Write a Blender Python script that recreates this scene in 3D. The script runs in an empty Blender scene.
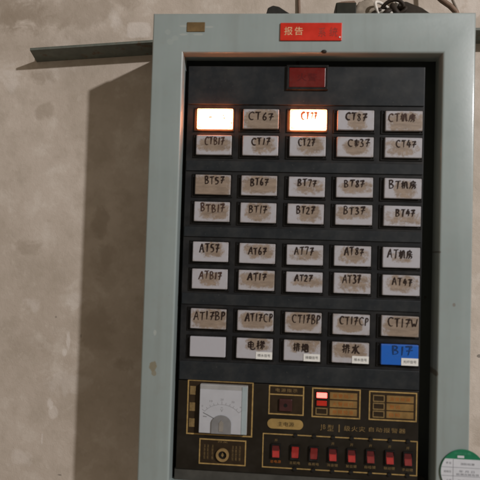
import bpy, bmesh, math, random
from mathutils import Vector, Matrix
random.seed(11)
C = bpy.context.scene.collection
H = 1.35                         # height of the panel centre above the floor
PI = math.pi

# ------------------------------------------------------------------ camera
RC = [[0.997301, -0.029928, 0.067045], [0.027857, 0.999112, 0.031613], [-0.067931, -0.029660, 0.997249]]
CAM = Vector((-0.04992, -0.81122, -0.01441))
F = 500.0
def at(px, py, Y):
    """photo pixel -> point on the vertical plane at depth Y"""
    d = [(px - 240) / F, (py - 240) / F, 1.0]
    q = [sum(RC[k][i] * d[k] for k in range(3)) for i in range(3)]
    w = Vector((q[0], q[2], -q[1]))
    return CAM + w * ((Y - CAM.y) / w.y)

cam_d = bpy.data.cameras.new('camera'); cam = bpy.data.objects.new('camera', cam_d); C.objects.link(cam)
right = Vector((RC[0][0], RC[0][2], -RC[0][1])); down = Vector((RC[1][0], RC[1][2], -RC[1][1])); fwd = Vector((RC[2][0], RC[2][2], -RC[2][1]))
up = -down; back = -fwd
M = Matrix(((right.x, up.x, back.x, CAM.x), (right.y, up.y, back.y, CAM.y), (right.z, up.z, back.z, CAM.z + H), (0, 0, 0, 1)))
cam.matrix_world = M
cam_d.sensor_width = 36; cam_d.lens = 36 * F / 480; cam_d.clip_start = 0.02; cam_d.clip_end = 60
cam_d.dof.use_dof = True; cam_d.dof.focus_distance = 0.90; cam_d.dof.aperture_fstop = 2.3
bpy.context.scene.camera = cam

# ------------------------------------------------------------------ materials
class NT:
    def __init__(s, name):
        s.m = bpy.data.materials.new(name); s.m.use_nodes = True
        s.n = s.m.node_tree.nodes; s.l = s.m.node_tree.links
        s.b = s.n['Principled BSDF']
    def node(s, t, **kw):
        x = s.n.new(t)
        for k, v in kw.items():
            if hasattr(x, k): setattr(x, k, v)
            else: x.inputs[k.replace('_', ' ')].default_value = v
        return x
    def link(s, a, b): s.l.new(a, b)
    def coord(s): 
        return s.node('ShaderNodeTexCoord').outputs['Object']
    def noise(s, scale, detail=4, rough=.55, vec=None, dist=0.0):
        x = s.node('ShaderNodeTexNoise'); x.inputs['Scale'].default_value = scale; x.inputs['Detail'].default_value = detail
        x.inputs['Roughness'].default_value = rough; x.inputs['Distortion'].default_value = dist
        if vec is not None: s.link(vec, x.inputs['Vector'])
        return x.outputs['Fac']
    def ramp(s, fac, stops):
        x = s.node('ShaderNodeValToRGB'); e = x.color_ramp.elements
        while len(e) < len(stops): e.new(.5)
        for k, (p, c) in enumerate(stops):
            e[k].position = p; e[k].color = (c, c, c, 1) if not isinstance(c, tuple) else (*c, 1)
        s.link(fac, x.inputs['Fac']); return x.outputs['Color']
    def mix(s, fac, a, b):
        x = s.node('ShaderNodeMix'); x.data_type = 'RGBA'
        for sock, v in ((x.inputs[0], fac), (x.inputs[6], a), (x.inputs[7], b)):
            if isinstance(v, tuple): sock.default_value = (*v, 1)
            elif isinstance(v, (int, float)): sock.default_value = v
            else: s.link(v, sock)
        return x.outputs[2]
    def math(s, op, a, b=0.0, c=None):
        x = s.node('ShaderNodeMath'); x.operation = op
        for k, v in enumerate((a, b) if c is None else (a, b, c)):
            if isinstance(v, (int, float)): x.inputs[k].default_value = v
            else: s.link(v, x.inputs[k])
        return x.outputs[0]
    def bump(s, h, strength=.3, dist=.002):
        x = s.node('ShaderNodeBump'); x.inputs['Strength'].default_value = strength; x.inputs['Distance'].default_value = dist
        s.link(h, x.inputs['Height']); s.link(x.outputs['Normal'], s.b.inputs['Normal'])
    def world(s):
        return s.node('ShaderNodeNewGeometry').outputs['Position']

def simple(name, col, rough=.5, spec=.5, var=.12, scale=60, metal=0, bump=0, dust=0, wear=None):
    t = NT(name); v = t.coord()
    n = t.noise(scale, 5, .6, v)
    a = tuple(c * (1 - var) for c in col); b = tuple(min(1, c * (1 + var)) for c in col)
    c = t.mix(t.ramp(n, [(.3, 0.0), (.7, 1.0)]), a, b)
    if dust:
        d = t.noise(22, 6, .7, v); d2 = t.noise(330, 2, .5, v)
        f = t.math('MULTIPLY', t.ramp(d, [(.42, 0.0), (.75, 1.0)]), dust)
        c = t.mix(f, c, (.16, .15, .135))
        sp = t.ramp(d2, [(.70, 0.0), (.76, 1.0)])
        c = t.mix(t.math('MULTIPLY', sp, dust * .8), c, (.25, .24, .22))
    if wear:
        d = t.noise(35, 5, .75, v)
        c = t.mix(t.ramp(d, [(.55, 0.0), (.66, .9)]), c, wear)
    t.link(c, t.b.inputs['Base Color'])
    r = t.math('MULTIPLY_ADD', n, .2, rough - .1); t.link(r, t.b.inputs['Roughness'])
    t.b.inputs['Specular IOR Level'].default_value = spec * .55; t.b.inputs['Metallic'].default_value = metal
    if bump: t.bump(n, bump, .001)
    return t.m

def emit(name, col, strength, base=(.5, .4, .35), var=.08):
    t = NT(name); v = t.coord()
    n = t.noise(40, 2, .5, v)
    t.link(t.mix(n, tuple(c * (1 - var) for c in col), tuple(c * (1 + var) for c in col)), t.b.inputs['Emission Color'])
    t.b.inputs['Emission Strength'].default_value = strength
    t.b.inputs['Base Color'].default_value = (*base, 1); t.b.inputs['Roughness'].default_value = .4
    return t.m

def wall_mat():
    t = NT('old_plaster'); p = t.world()
    n1 = t.noise(2.3, 5, .6, p); n2 = t.noise(17, 6, .62, p, .15); n5 = t.noise(48, 5, .65, p); n3 = t.noise(70, 5, .6, p); n4 = t.noise(380, 3, .6, p)
    c = t.mix(t.ramp(n1, [(.35, 0.0), (.68, 1.0)]), (.395, .340, .289), (.508, .450, .398))
    c = t.mix(t.math('MULTIPLY', t.ramp(n2, [(.50, 0.0), (.66, 1.0)]), .50), c, (.325, .280, .230))
    c = t.mix(t.math('MULTIPLY', t.ramp(n2, [(.32, 1.0), (.45, 0.0)]), .50), c, (.575, .530, .480))
    c = t.mix(t.math('MULTIPLY', n4, .12), c, (.27, .225, .18))
    c = t.mix(t.math('MULTIPLY', t.ramp(n5, [(.55, 0.0), (.75, 1.0)]), .30), c, (.31, .262, .21))
    c = t.mix(t.math('MULTIPLY', t.ramp(n5, [(.25, 1.0), (.42, 0.0)]), .28), c, (.58, .53, .475))
    # trowel patches, stains, filler smears, and broad darker areas at the upper left
    sep = t.node('ShaderNodeSeparateXYZ'); t.link(p, sep.inputs[0])
    warp = t.noise(22, 5, .65, p, .6)
    def spot(px, py, rx, ry, col, amt, soft=.5):
        nonlocal c
        q = at(px, py, WY)
        dx = t.math('DIVIDE', t.math('SUBTRACT', sep.outputs[0], q.x), rx)
        dz = t.math('DIVIDE', t.math('SUBTRACT', sep.outputs[2], q.z + H), ry)
        d = t.math('ADD', t.math('MULTIPLY', dx, dx), t.math('MULTIPLY', dz, dz))
        d = t.math('ADD', d, t.math('MULTIPLY_ADD', warp, 4.4, -2.2))
        f = t.math('MULTIPLY', t.ramp(d, [(soft * .6, 1.0), (min(1.0, soft + .5), 0.0)]), amt)
        c = t.mix(f, c, col)
    dk = (.24, .195, .15); lt = (.62, .58, .55)
    for px, py, rx, ry, a in ((45, 78, .030, .018, .45), (44, 110, .020, .018, .40), (30, 247, .034, .016, .35), (100, 222, .022, .030, .40), (98, 328, .040, .050, .28), (125, 365, .022, .014, .35), (12, 40, .10, .06, .25), (62, 8, .16, .05, .45), (8, 10, .08, .05, .55), (100, 262, .025, .03, .25), (30, 345, .05, .03, .22), (478, 430, .02, .03, .3), (112, 268, .03, .05, .25)):
        spot(px, py, rx, ry, dk, a)
    for px, py, rx, ry, a in ((68, 342, .005, .022, .5), (65, 352, .006, .010, .5), (50, 403, .007, .011, .5), (53, 412, .010, .012, .35), (42, 440, .003, .016, .4), (10, 80, .03, .04, .35), (115, 20, .016, .03, .3), (32, 302, .022, .02, .3), (66, 382, .05, .03, .25), (470, 6, .05, .02, .3), (20, 460, .03, .02, .3), (75, 300, .02, .02, .25)):
        spot(px, py, rx, ry, lt, a, .35)
    for px, py, rx, ry, a in ((56, 317, .002, .002, .5), (60, 475, .006, .002, .8), (479, 356, .004, .003, .7), (81, 336, .002, .006, .4)):
        spot(px, py, rx, ry, (.09, .08, .07), a, .3)
    q = at(139, 30, WY)      # squarish plaster patch beside the cabinet corner
    dx = t.math('POWER', t.math('ABSOLUTE', t.math('DIVIDE', t.math('SUBTRACT', sep.outputs[0], q.x), .024)), 6.0)
    dz = t.math('POWER', t.math('ABSOLUTE', t.math('DIVIDE', t.math('SUBTRACT', sep.outputs[2], q.z + H), .0165)), 6.0)
    d = t.math('ADD', t.math('ADD', dx, dz), t.math('MULTIPLY_ADD', warp, 3.0, -1.5))
    c = t.mix(t.math('MULTIPLY', t.ramp(d, [(.2, 1.0), (1.0, 0.0)]), .42), c, lt)
    t.link(c, t.b.inputs['Base Color']); t.b.inputs['Roughness'].default_value = .93
    t.b.inputs['Specular IOR Level'].default_value = .2
    h = t.math('ADD', t.math('MULTIPLY', n2, 1.2), t.math('MULTIPLY', n3, .5)); h = t.math('ADD', h, t.math('MULTIPLY', n4, .20))
    t.bump(h, .42, .0035)
    return t.m

def door_mat():
    t = NT('grey_green_enamel'); p = t.world(); v = t.coord()
    n = t.noise(7, 5, .6, p); g = t.noise(45, 6, .7, p); f = t.noise(260, 3, .6, p)
    c = t.mix(t.ramp(n, [(.3, 0.0), (.7, 1.0)]), (.205, .246, .246), (.236, .280, .280))
    c = t.mix(t.math('MULTIPLY', t.ramp(g, [(.52, 0.0), (.75, 1.0)]), .22), c, (.19, .185, .165))
    mp = t.node('ShaderNodeMapping'); mp.inputs['Scale'].default_value = (6, 6, .35); t.link(p, mp.inputs['Vector'])
    run = t.noise(9, 5, .6, mp.outputs[0])
    c = t.mix(t.math('MULTIPLY', t.ramp(run, [(.52, 0.0), (.72, 1.0)]), .30), c, (.165, .185, .175))
    c = t.mix(t.math('MULTIPLY', t.ramp(run, [(.30, 1.0), (.44, 0.0)]), .22), c, (.27, .315, .31))
    sp = t.math('MULTIPLY', t.ramp(f, [(.74, 0.0), (.79, 1.0)]), .5)
    c = t.mix(sp, c, (.13, .11, .085))
    sep = t.node('ShaderNodeSeparateXYZ'); t.link(p, sep.inputs[0]); w = t.noise(90, 4, .6, p)
    def spot(px, py, rx, ry, col, amt, wob=1.2):
        nonlocal c
        q = at(px, py, DY)
        dx = t.math('DIVIDE', t.math('SUBTRACT', sep.outputs[0], q.x), rx)
        dz = t.math('DIVIDE', t.math('SUBTRACT', sep.outputs[2], q.z + H), ry)
        d = t.math('ADD', t.math('MULTIPLY', dx, dx), t.math('MULTIPLY', dz, dz))
        d = t.math('ADD', d, t.math('MULTIPLY_ADD', w, wob * 2, -wob))
        c = t.mix(t.math('MULTIPLY', t.ramp(d, [(.55, 1.0), (.95, 0.0)]), amt), c, col)
    spot(153, 366, .0075, .0085, (.17, .15, .10), .9)
    spot(154, 373, .004, .005, (.18, .16, .11), .8)
    spot(155, 333, .003, .006, (.33, .36, .345), .6)
    spot(137.5, 410, .002, .012, (.04, .035, .03), .9, .6)
    spot(454, 305, .0025, .003, (.14, .12, .10), .7); spot(437, 374, .003, .005, (.10, .09, .07), .8)
    spot(440, 252, .0015, .002, (.08, .07, .06), .8)
    for px, py in ((168, 32), (175, 38), (170, 42)): spot(px, py, .006, .005, (.29, .325, .312), .35)
    for px, py in ((183, 34.5), (198, 34.5), (209, 27), (184, 26)): spot(px, py, .008, .002, (.33, .35, .33), .5)
    t.link(c, t.b.inputs['Base Color']); t.link(t.math('MULTIPLY_ADD', g, .22, .24), t.b.inputs['Roughness'])
    t.b.inputs['Specular IOR Level'].default_value = .45
    t.b.inputs['Coat Weight'].default_value = .5; t.b.inputs['Coat Roughness'].default_value = .14
    t.bump(t.math('ADD', n, t.math('MULTIPLY', f, .15)), .15, .002)
    return t.m

def lens_mat(name, white=(.350, .350, .385), stain=(.150, .108, .074), pale=(.250, .188, .136)):
    """milky lens with a paper slip and grime left by old labels; amount set per lamp by its own 'grime' value"""
    t = NT(name); v = t.coord()
    rnd = t.node('ShaderNodeObjectInfo').outputs['Random']
    off = t.node('ShaderNodeCombineXYZ'); t.link(t.math('MULTIPLY', rnd, 37.0), off.inputs[0]); t.link(t.math('MULTIPLY', rnd, 91.0), off.inputs[2])
    va = t.node('ShaderNodeVectorMath'); va.operation = 'ADD'; t.link(v, va.inputs[0]); t.link(off.outputs[0], va.inputs[1]); pv = va.outputs[0]
    at_ = t.node('ShaderNodeAttribute'); at_.attribute_type = 'OBJECT'; at_.attribute_name = 'grime'; amt = at_.outputs['Fac']
    ax = t.node('ShaderNodeAttribute'); ax.attribute_type = 'OBJECT'; ax.attribute_name = 'grime_x'
    aw = t.node('ShaderNodeAttribute'); aw.attribute_type = 'OBJECT'; aw.attribute_name = 'grime_w'
    ah = t.node('ShaderNodeAttribute'); ah.attribute_type = 'OBJECT'; ah.attribute_name = 'grime_h'
    az = t.node('ShaderNodeAttribute'); az.attribute_type = 'OBJECT'; az.attribute_name = 'grime_z'
    sep = t.node('ShaderNodeSeparateXYZ'); t.link(v, sep.inputs[0])
    fine = t.noise(480, 4, .65, pv); n = t.noise(95, 6, .7, pv, .3); n2 = t.noise(210, 4, .6, pv)
    mp = t.node('ShaderNodeMapping'); mp.inputs['Scale'].default_value = (.35, 1, 1.5); t.link(pv, mp.inputs['Vector']); streak = t.noise(130, 4, .6, mp.outputs[0])
    dx = t.math('DIVIDE', t.math('SUBTRACT', sep.outputs[0], ax.outputs['Fac']), aw.outputs['Fac'])
    dz = t.math('DIVIDE', t.math('SUBTRACT', sep.outputs[2], az.outputs['Fac']), ah.outputs['Fac'])
    d = t.math('ADD', t.math('POWER', t.math('ABSOLUTE', dx), 3.0), t.math('POWER', t.math('ABSOLUTE', dz), 3.0))
    d = t.math('ADD', d, t.math('MULTIPLY_ADD', n, 5.4, -2.7))
    d = t.math('SUBTRACT', d, t.math('MULTIPLY_ADD', amt, 1.8, -.7))
    mask = t.math('MULTIPLY', t.ramp(t.math('ADD', d, t.math('MULTIPLY_ADD', fine, 1.5, -.75)), [(.0, 1.0), (.5, .6), (1.0, 0.0)]), t.math('MINIMUM', t.math('MULTIPLY', amt, 3.0), 1.0))
    c = t.mix(t.math('MULTIPLY', n2, .3), white, tuple(x * .8 for x in white))
    c = t.mix(t.math('MULTIPLY', t.ramp(n, [(.35, 0.0), (.7, 1.0)]), t.math('MULTIPLY', amt, .35)), c, pale)
    sc = t.mix(t.ramp(streak, [(.32, 0.0), (.68, 1.0)]), stain, pale)
    sc = t.mix(t.math('MULTIPLY', t.ramp(fine, [(.58, 0.0), (.7, 1.0)]), .55), sc, (.32, .27, .23))
    c = t.mix(t.math('MULTIPLY', mask, .92), c, sc)
    ex = t.math('POWER', t.math('ABSOLUTE', t.math('DIVIDE', sep.outputs[0], .0292)), 9.0)
    ez = t.math('POWER', t.math('ABSOLUTE', t.math('DIVIDE', sep.outputs[2], .0162)), 7.0)
    ed = t.math('ADD', t.math('ADD', ex, ez), t.math('MULTIPLY_ADD', n, 1.6, -1.0))
    c = t.mix(t.math('MULTIPLY', t.ramp(ed, [(.3, 0.0), (1.0, 1.0)]), t.math('MULTIPLY', t.math('ADD', amt, .1), .6)), c, (.17, .14, .115))   # dirt held along the lens rim
    t.link(c, t.b.inputs['Base Color']); t.b.inputs['Roughness'].default_value = .42
    t.b.inputs['Specular IOR Level'].default_value = .4
    t.bump(n2, .06, .001)
    return t.m

DY = -0.013      # door front
FY = 0.007       # dark fascia
WY = 0.137       # wall
MT = {}
MT['wall'] = wall_mat(); MT['door'] = door_mat()
MT['lens'] = lens_mat('milky_lens'); MT['blue'] = lens_mat('blue_lens', (.004, .092, .42), (.004, .06, .28), (.006, .11, .42))
MT['fascia'] = simple('dark_fascia', (.0100, .0108, .0122), .45, .3, .2, 30, dust=.12)
MT['strip'] = simple('slate_cover_strip', (.0120, .0150, .0180), .42, .35, .15, 25, dust=.12)
MT['bezel'] = simple('black_bezel', (.0050, .0046, .0046), .5, .25, .2, 50, dust=.10)
MT['hole'] = simple('black_interior', (.010, .009, .008), .7, .2)
MT['control'] = simple('brown_black_plate', (.0105, .0080, .0052), .42, .35, .15, 30, dust=.06)
MT['gold'] = simple('dull_gold_print', (.29, .195, .072), .5, .4, .3, 120)
MT['golddim'] = simple('worn_gold_print', (.165, .112, .048), .55, .3, .35, 140)
MT['brownfill'] = simple('brown_print_field', (.022, .0135, .0065), .5, .35, .3, 60)
MT['goldbar'] = simple('ochre_bar_print', (.175, .105, .036), .5, .35, .28, 70)
MT['orange'] = simple('orange_print', (.28, .085, .016), .55, .3, .2, 120)
MT['ink'] = simple('marker_ink', (.020, .012, .010), .6, .2, .4, 160)
MT['brownink'] = simple('faded_brown_ink', (.045, .024, .018), .6, .3, .4, 160)
MT['blueink'] = simple('dark_blue_ink', (.010, .035, .115), .5, .3, .3, 160)
def lit_mat():
    t = NT('lit_lens'); v = t.coord(); sep = t.node('ShaderNodeSeparateXYZ'); t.link(v, sep.inputs[0])
    dx = t.math('POWER', t.math('ABSOLUTE', t.math('DIVIDE', sep.outputs[0], .0305)), 4.0)
    dz = t.math('POWER', t.math('ABSOLUTE', t.math('DIVIDE', sep.outputs[2], .0172)), 4.0)
    d = t.math('ADD', dx, dz); n = t.noise(90, 3, .6, v)
    d = t.math('ADD', d, t.math('MULTIPLY_ADD', n, .3, -.15))
    t.link(t.mix(t.ramp(d, [(.35, 0.0), (.95, 1.0)]), (1.0, .47, .24), (1.0, .22, .10)), t.b.inputs['Emission Color'])
    t.link(t.math('MULTIPLY_ADD', t.ramp(d, [(.10, 1.0), (1.1, 0.0)]), 5.5, 4.5), t.b.inputs['Emission Strength'])
    t.b.inputs['Base Color'].default_value = (.5, .4, .35, 1)
    return t.m
MT['lit'] = lit_mat()
MT['litink'] = emit('backlit_ink', (1.0, .17, .05), .5, (.2, .03, .02))
MT['litink2'] = emit('backlit_faint_ink', (1.0, .50, .30), .8, (.2, .03, .02))
MT['paper'] = simple('sticker_paper', (.62, .62, .60), .6, .3, .06, 90)
MT['print'] = simple('black_print', (.05, .05, .05), .6, .3, .2, 90)
MT['redlens'] = simple('dark_red_lens', (.105, .006, .005), .28, .5, .15, 60, dust=.10)
MT['rocker'] = simple('red_rocker', (.29, .020, .018), .30, .5, .25, 60, dust=.12)
MT['rocker2'] = simple('dull_red_rocker', (.16, .014, .013), .35, .5, .25, 60, dust=.12)
MT['ledon'] = emit('lit_red_led', (1.0, .070, .055), 6.5, (.5, .05, .04))
MT['ledred'] = simple('red_led_lens', (.40, .022, .012), .3, .5, .15)
MT['redplate'] = simple('red_plate', (.46, .020, .009), .35, .5, .22, 30, dust=.05)
MT['redghost'] = simple('worn_red_letters', (.22, .034, .026), .6, .3, .3, 120)
MT['cream'] = simple('cream_letters', (.55, .38, .22), .6, .3, .3, 160)
MT['brownplate'] = simple('brown_plate', (.125, .082, .036), .5, .35, .35, 45)
MT['meterwhite'] = simple('meter_dial', (.36, .37, .40), .55, .3, .06, 40)
MT['metercase'] = simple('meter_case_grey', (.27, .27, .27), .35, .5, .12, 40)
MT['meterside'] = simple('meter_side_blue_grey', (.27, .32, .34), .3, .5, .10, 40)
MT['knobgrey'] = simple('smoked_cover', (.165, .165, .168), .3, .5, .15, 60)
MT['knobinner'] = simple('smoked_cover_middle', (.20, .185, .165), .4, .4, .15, 60)
MT['brass'] = simple('brass', (.26, .175, .075), .4, .5, .2, 80, metal=.3)
MT['rail'] = simple('grey_green_steel', (.105, .115, .10), .5, .4, .25, 40, wear=(.10, .065, .04))
MT['rust'] = simple('rusty_steel', (.06, .05, .04), .75, .3, .3, 60, bump=.4)
MT['rubber'] = simple('black_rubber', (.020, .019, .017), .6, .3, .25, 80)
MT['darkgreen'] = simple('dark_green_clip', (.016, .016, .011), .6, .3, .35, 60)
MT['cloth'] = simple('dusty_grey_rag', (.22, .19, .155), .95, .1, .25, 60, bump=.5)
MT['wire'] = simple('white_wire', (.55, .52, .48), .5, .4, .15, 80)
MT['wiredark'] = simple('dark_wire', (.028, .021, .016), .6, .3, .3, 80)
MT['cable'] = simple('brown_cable', (.16, .105, .075), .5, .4, .2, 80)
MT['cablepale'] = simple('pale_conduit', (.36, .32, .28), .5, .4, .15, 80)
MT['board'] = simple('black_strip', (.030, .024, .018), .7, .2, .3, 60)
MT['tagwhite'] = simple('tag_paper', (.47, .485, .52), .55, .35, .05, 60)
MT['taggreen'] = simple('tag_green', (.012, .135, .065), .4, .45, .15, 60)
MT['tagprint'] = simple('tag_print', (.16, .165, .185), .6, .3, .2, 90)
MT['tagpale'] = simple('tag_pale_print', (.05, .24, .14), .6, .3, .2, 90)

# ------------------------------------------------------------------ geometry helpers
ORG = {}                                                       # world origin of parents
def finish(name, bm, mats, parent=None, smooth=False, origin=None):
    """link a bmesh built in scene coordinates as ONE mesh object, its origin at its own middle"""
    bmesh.ops.recalc_face_normals(bm, faces=bm.faces)
    vs = [v.co for v in bm.verts]
    lo = Vector([min(v[i] for v in vs) for i in range(3)]); hi = Vector([max(v[i] for v in vs) for i in range(3)])
    c = origin if origin is not None else (lo + hi) / 2
    for v in bm.verts: v.co -= c
    me = bpy.data.meshes.new(name); bm.to_mesh(me); bm.free()
    for m in (mats if isinstance(mats, (list, tuple)) else [mats]): me.materials.append(m)
    if smooth:
        for p in me.polygons: p.use_smooth = True
    return place(name, me, c, parent)
def place(name, me, c, parent=None):
    o = bpy.data.objects.new(name, me); C.objects.link(o)
    w = Vector(c) + Vector((0, 0, H)); ORG[o.name] = w
    if parent is not None:
        o.parent = parent; o.location = w - ORG[parent.name]
    else: o.location = w
    return o
def thing(name, loc, label, cat, group=None):
    o = bpy.data.objects.new(name, None); C.objects.link(o); o.empty_display_size = .05
    w = Vector(loc) + Vector((0, 0, H)); o.location = w; ORG[o.name] = w
    return tag(o, label, cat, group)
def tag(o, label, cat, group=None):
    o['label'] = label; o['category'] = cat
    if group: o['group'] = group
    return o

def box(bm, x0, x1, y0, y1, z0, z1, bev=0, seg=2, mi=0):
    vs = [bm.verts.new((x, y, z)) for x in (x0, x1) for y in (y0, y1) for z in (z0, z1)]
    fs = [bm.faces.new([vs[i] for i in q]) for q in ((0, 1, 3, 2), (4, 6, 7, 5), (0, 4, 5, 1), (2, 3, 7, 6), (0, 2, 6, 4), (1, 5, 7, 3))]
    for f in fs: f.material_index = mi
    if bev:
        es = list({e for f in fs for e in f.edges})
        r = bmesh.ops.bevel(bm, geom=es, offset=bev, segments=seg, profile=.5, affect='EDGES')
        for f in r['faces']: f.material_index = mi
def pxbox(bm, px0, py0, px1, py1, Y, thick, skew=True, bev=0, mi=0):
    """slab whose front face at depth Y covers a pixel rectangle measured on the photo, its back `thick` behind"""
    a = at(px0, py0, Y); b = at(px1, py1, Y)
    box(bm, a.x, b.x, Y, Y + thick, b.z, a.z, bev, mi=mi)
def frame(bm, x0, x1, z0, z1, t, y0, y1, mi=0, bev=0):
    """rectangular ring: four mitred bars, one closed solid"""
    o = [(x0, z0), (x1, z0), (x1, z1), (x0, z1)]; i = [(x0 + t, z0 + t), (x1 - t, z0 + t), (x1 - t, z1 - t), (x0 + t, z1 - t)]
    V = {}
    for k in range(4):
        for nm, pts in (('o', o), ('i', i)):
            for yn, y in (('f', y0), ('b', y1)):
                V[nm, yn, k] = bm.verts.new((pts[k][0], y, pts[k][1]))
    fs = []
    for k in range(4):
        j = (k + 1) % 4
        fs += [bm.faces.new((V['o', 'f', k], V['o', 'f', j], V['i', 'f', j], V['i', 'f', k])),
               bm.faces.new((V['o', 'b', k], V['i', 'b', k], V['i', 'b', j], V['o', 'b', j])),
               bm.faces.new((V['o', 'f', k], V['o', 'b', k], V['o', 'b', j], V['o', 'f', j])),
               bm.faces.new((V['i', 'f', k], V['i', 'f', j], V['i', 'b', j], V['i', 'b', k]))]
    for f in fs: f.material_index = mi
    if bev:
        es = [e for e in {e for f in fs for e in f.edges} if abs(e.verts[0].co.y - y0) < 1e-7 and abs(e.verts[1].co.y - y0) < 1e-7 and len({round(v.co.x, 5) for v in e.verts} | {0}) and not (abs(e.verts[0].co.x - e.verts[1].co.x) > 1e-6 and abs(e.verts[0].co.z - e.verts[1].co.z) > 1e-6)]
        bmesh.ops.bevel(bm, geom=es, offset=bev, segments=3, profile=.5, affect='EDGES')
def tube(bm, pts, r, n=8, flat=None, mi=0, tilt=None):
    """swept tube; with flat=(half width in plane, half depth in y) a flattened ink stroke in the XZ plane"""
    pts = [Vector(p) for p in pts]; rings = []
    for k, p in enumerate(pts):
        d = (pts[min(k + 1, len(pts) - 1)] - pts[max(k - 1, 0)]).normalized()
        if flat:
            a = Vector((-d.z, 0, d.x)); b = Vector((0, 1, 0)); ra, rb = flat
        else:
            a = d.orthogonal().normalized() if k == 0 else (rings[-1][1] - d * rings[-1][1].dot(d)).normalized()
            b = d.cross(a); ra = rb = (r[k] if isinstance(r, (list, tuple)) else r)
        if flat and tilt: ra = ra * tilt[k]
        rings.append(([bm.verts.new(p + a * ra * math.cos(2 * PI * i / n) + b * rb * math.sin(2 * PI * i / n)) for i in range(n)], a))
    for k in range(len(rings) - 1):
        A, B = rings[k][0], rings[k + 1][0]
        for i in range(n):
            f = bm.faces.new((A[i], A[(i + 1) % n], B[(i + 1) % n], B[i])); f.material_index = mi
    for rg in (rings[0][0], rings[-1][0]):
        f = bm.faces.new(rg); f.material_index = mi
def disc(bm, cx, cz, r, y0, y1, n=32, mi=0, hole=0, bev=0):
    """disc or ring facing the viewer"""
    of = [bm.verts.new((cx + r * math.cos(2 * PI * k / n), y0, cz + r * math.sin(2 * PI * k / n))) for k in range(n)]
    ob = [bm.verts.new((cx + r * math.cos(2 * PI * k / n), y1, cz + r * math.sin(2 * PI * k / n))) for k in range(n)]
    fs = []
    if hole:
        i_f = [bm.verts.new((cx + hole * math.cos(2 * PI * k / n), y0, cz + hole * math.sin(2 * PI * k / n))) for k in range(n)]
        i_b = [bm.verts.new((cx + hole * math.cos(2 * PI * k / n), y1, cz + hole * math.sin(2 * PI * k / n))) for k in range(n)]
    for k in range(n):
        j = (k + 1) % n
        fs.append(bm.faces.new((of[k], of[j], ob[j], ob[k])))
        if hole:
            fs += [bm.faces.new((of[k], i_f[k], i_f[j], of[j])), bm.faces.new((ob[k], ob[j], i_b[j], i_b[k])), bm.faces.new((i_f[k], i_b[k], i_b[j], i_f[j]))]
    if not hole: fs += [bm.faces.new(of), bm.faces.new(ob)]
    for f in fs: f.material_index = mi
def prism(bm, outline, y0, y1, mi=0):
    a = [bm.verts.new((x, y0, z)) for x, z in outline]; b = [bm.verts.new((x, y1, z)) for x, z in outline]
    fs = [bm.faces.new(a), bm.faces.new(b)] + [bm.faces.new((a[k], a[(k + 1) % len(a)], b[(k + 1) % len(a)], b[k])) for k in range(len(a))]
    for f in fs: f.material_index = mi
def text(bm, body, x0, z0, x1, z1, y, depth=.0003, mi=0, gap=0.0, vertical=False):
    """printed lettering: font outlines fitted to the box x0..x1, z0..z1 on the plane y"""
    cu = bpy.data.curves.new('lettering', 'FONT'); cu.body = '\n'.join(body) if vertical else body; cu.resolution_u = 2
    cu.space_character = 1 + gap
    ob = bpy.data.objects.new('lettering', cu); C.objects.link(ob)
    me = bpy.data.meshes.new_from_object(ob.evaluated_get(bpy.context.evaluated_depsgraph_get()))
    bpy.data.objects.remove(ob); bpy.data.curves.remove(cu)
    xs = [v.co.x for v in me.vertices]; zs = [v.co.y for v in me.vertices]
    sx = (x1 - x0) / (max(xs) - min(xs)); sz = (z1 - z0) / (max(zs) - min(zs))
    vs = [bm.verts.new((x0 + (v.co.x - min(xs)) * sx, y, z0 + (v.co.y - min(zs)) * sz)) for v in me.vertices]
    for p in me.polygons:
        try:
            f = bm.faces.new([vs[i] for i in p.vertices]); f.material_index = mi
        except ValueError: pass
    bpy.data.meshes.remove(me)
def pxtext(bm, body, px0, py0, px1, py1, Y, mi=0, gap=0.0, vertical=False):
    a = at(px0, py0, Y); b = at(px1, py1, Y)
    text(bm, body, a.x, b.z, b.x, a.z, Y, mi=mi, gap=gap, vertical=vertical)

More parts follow.
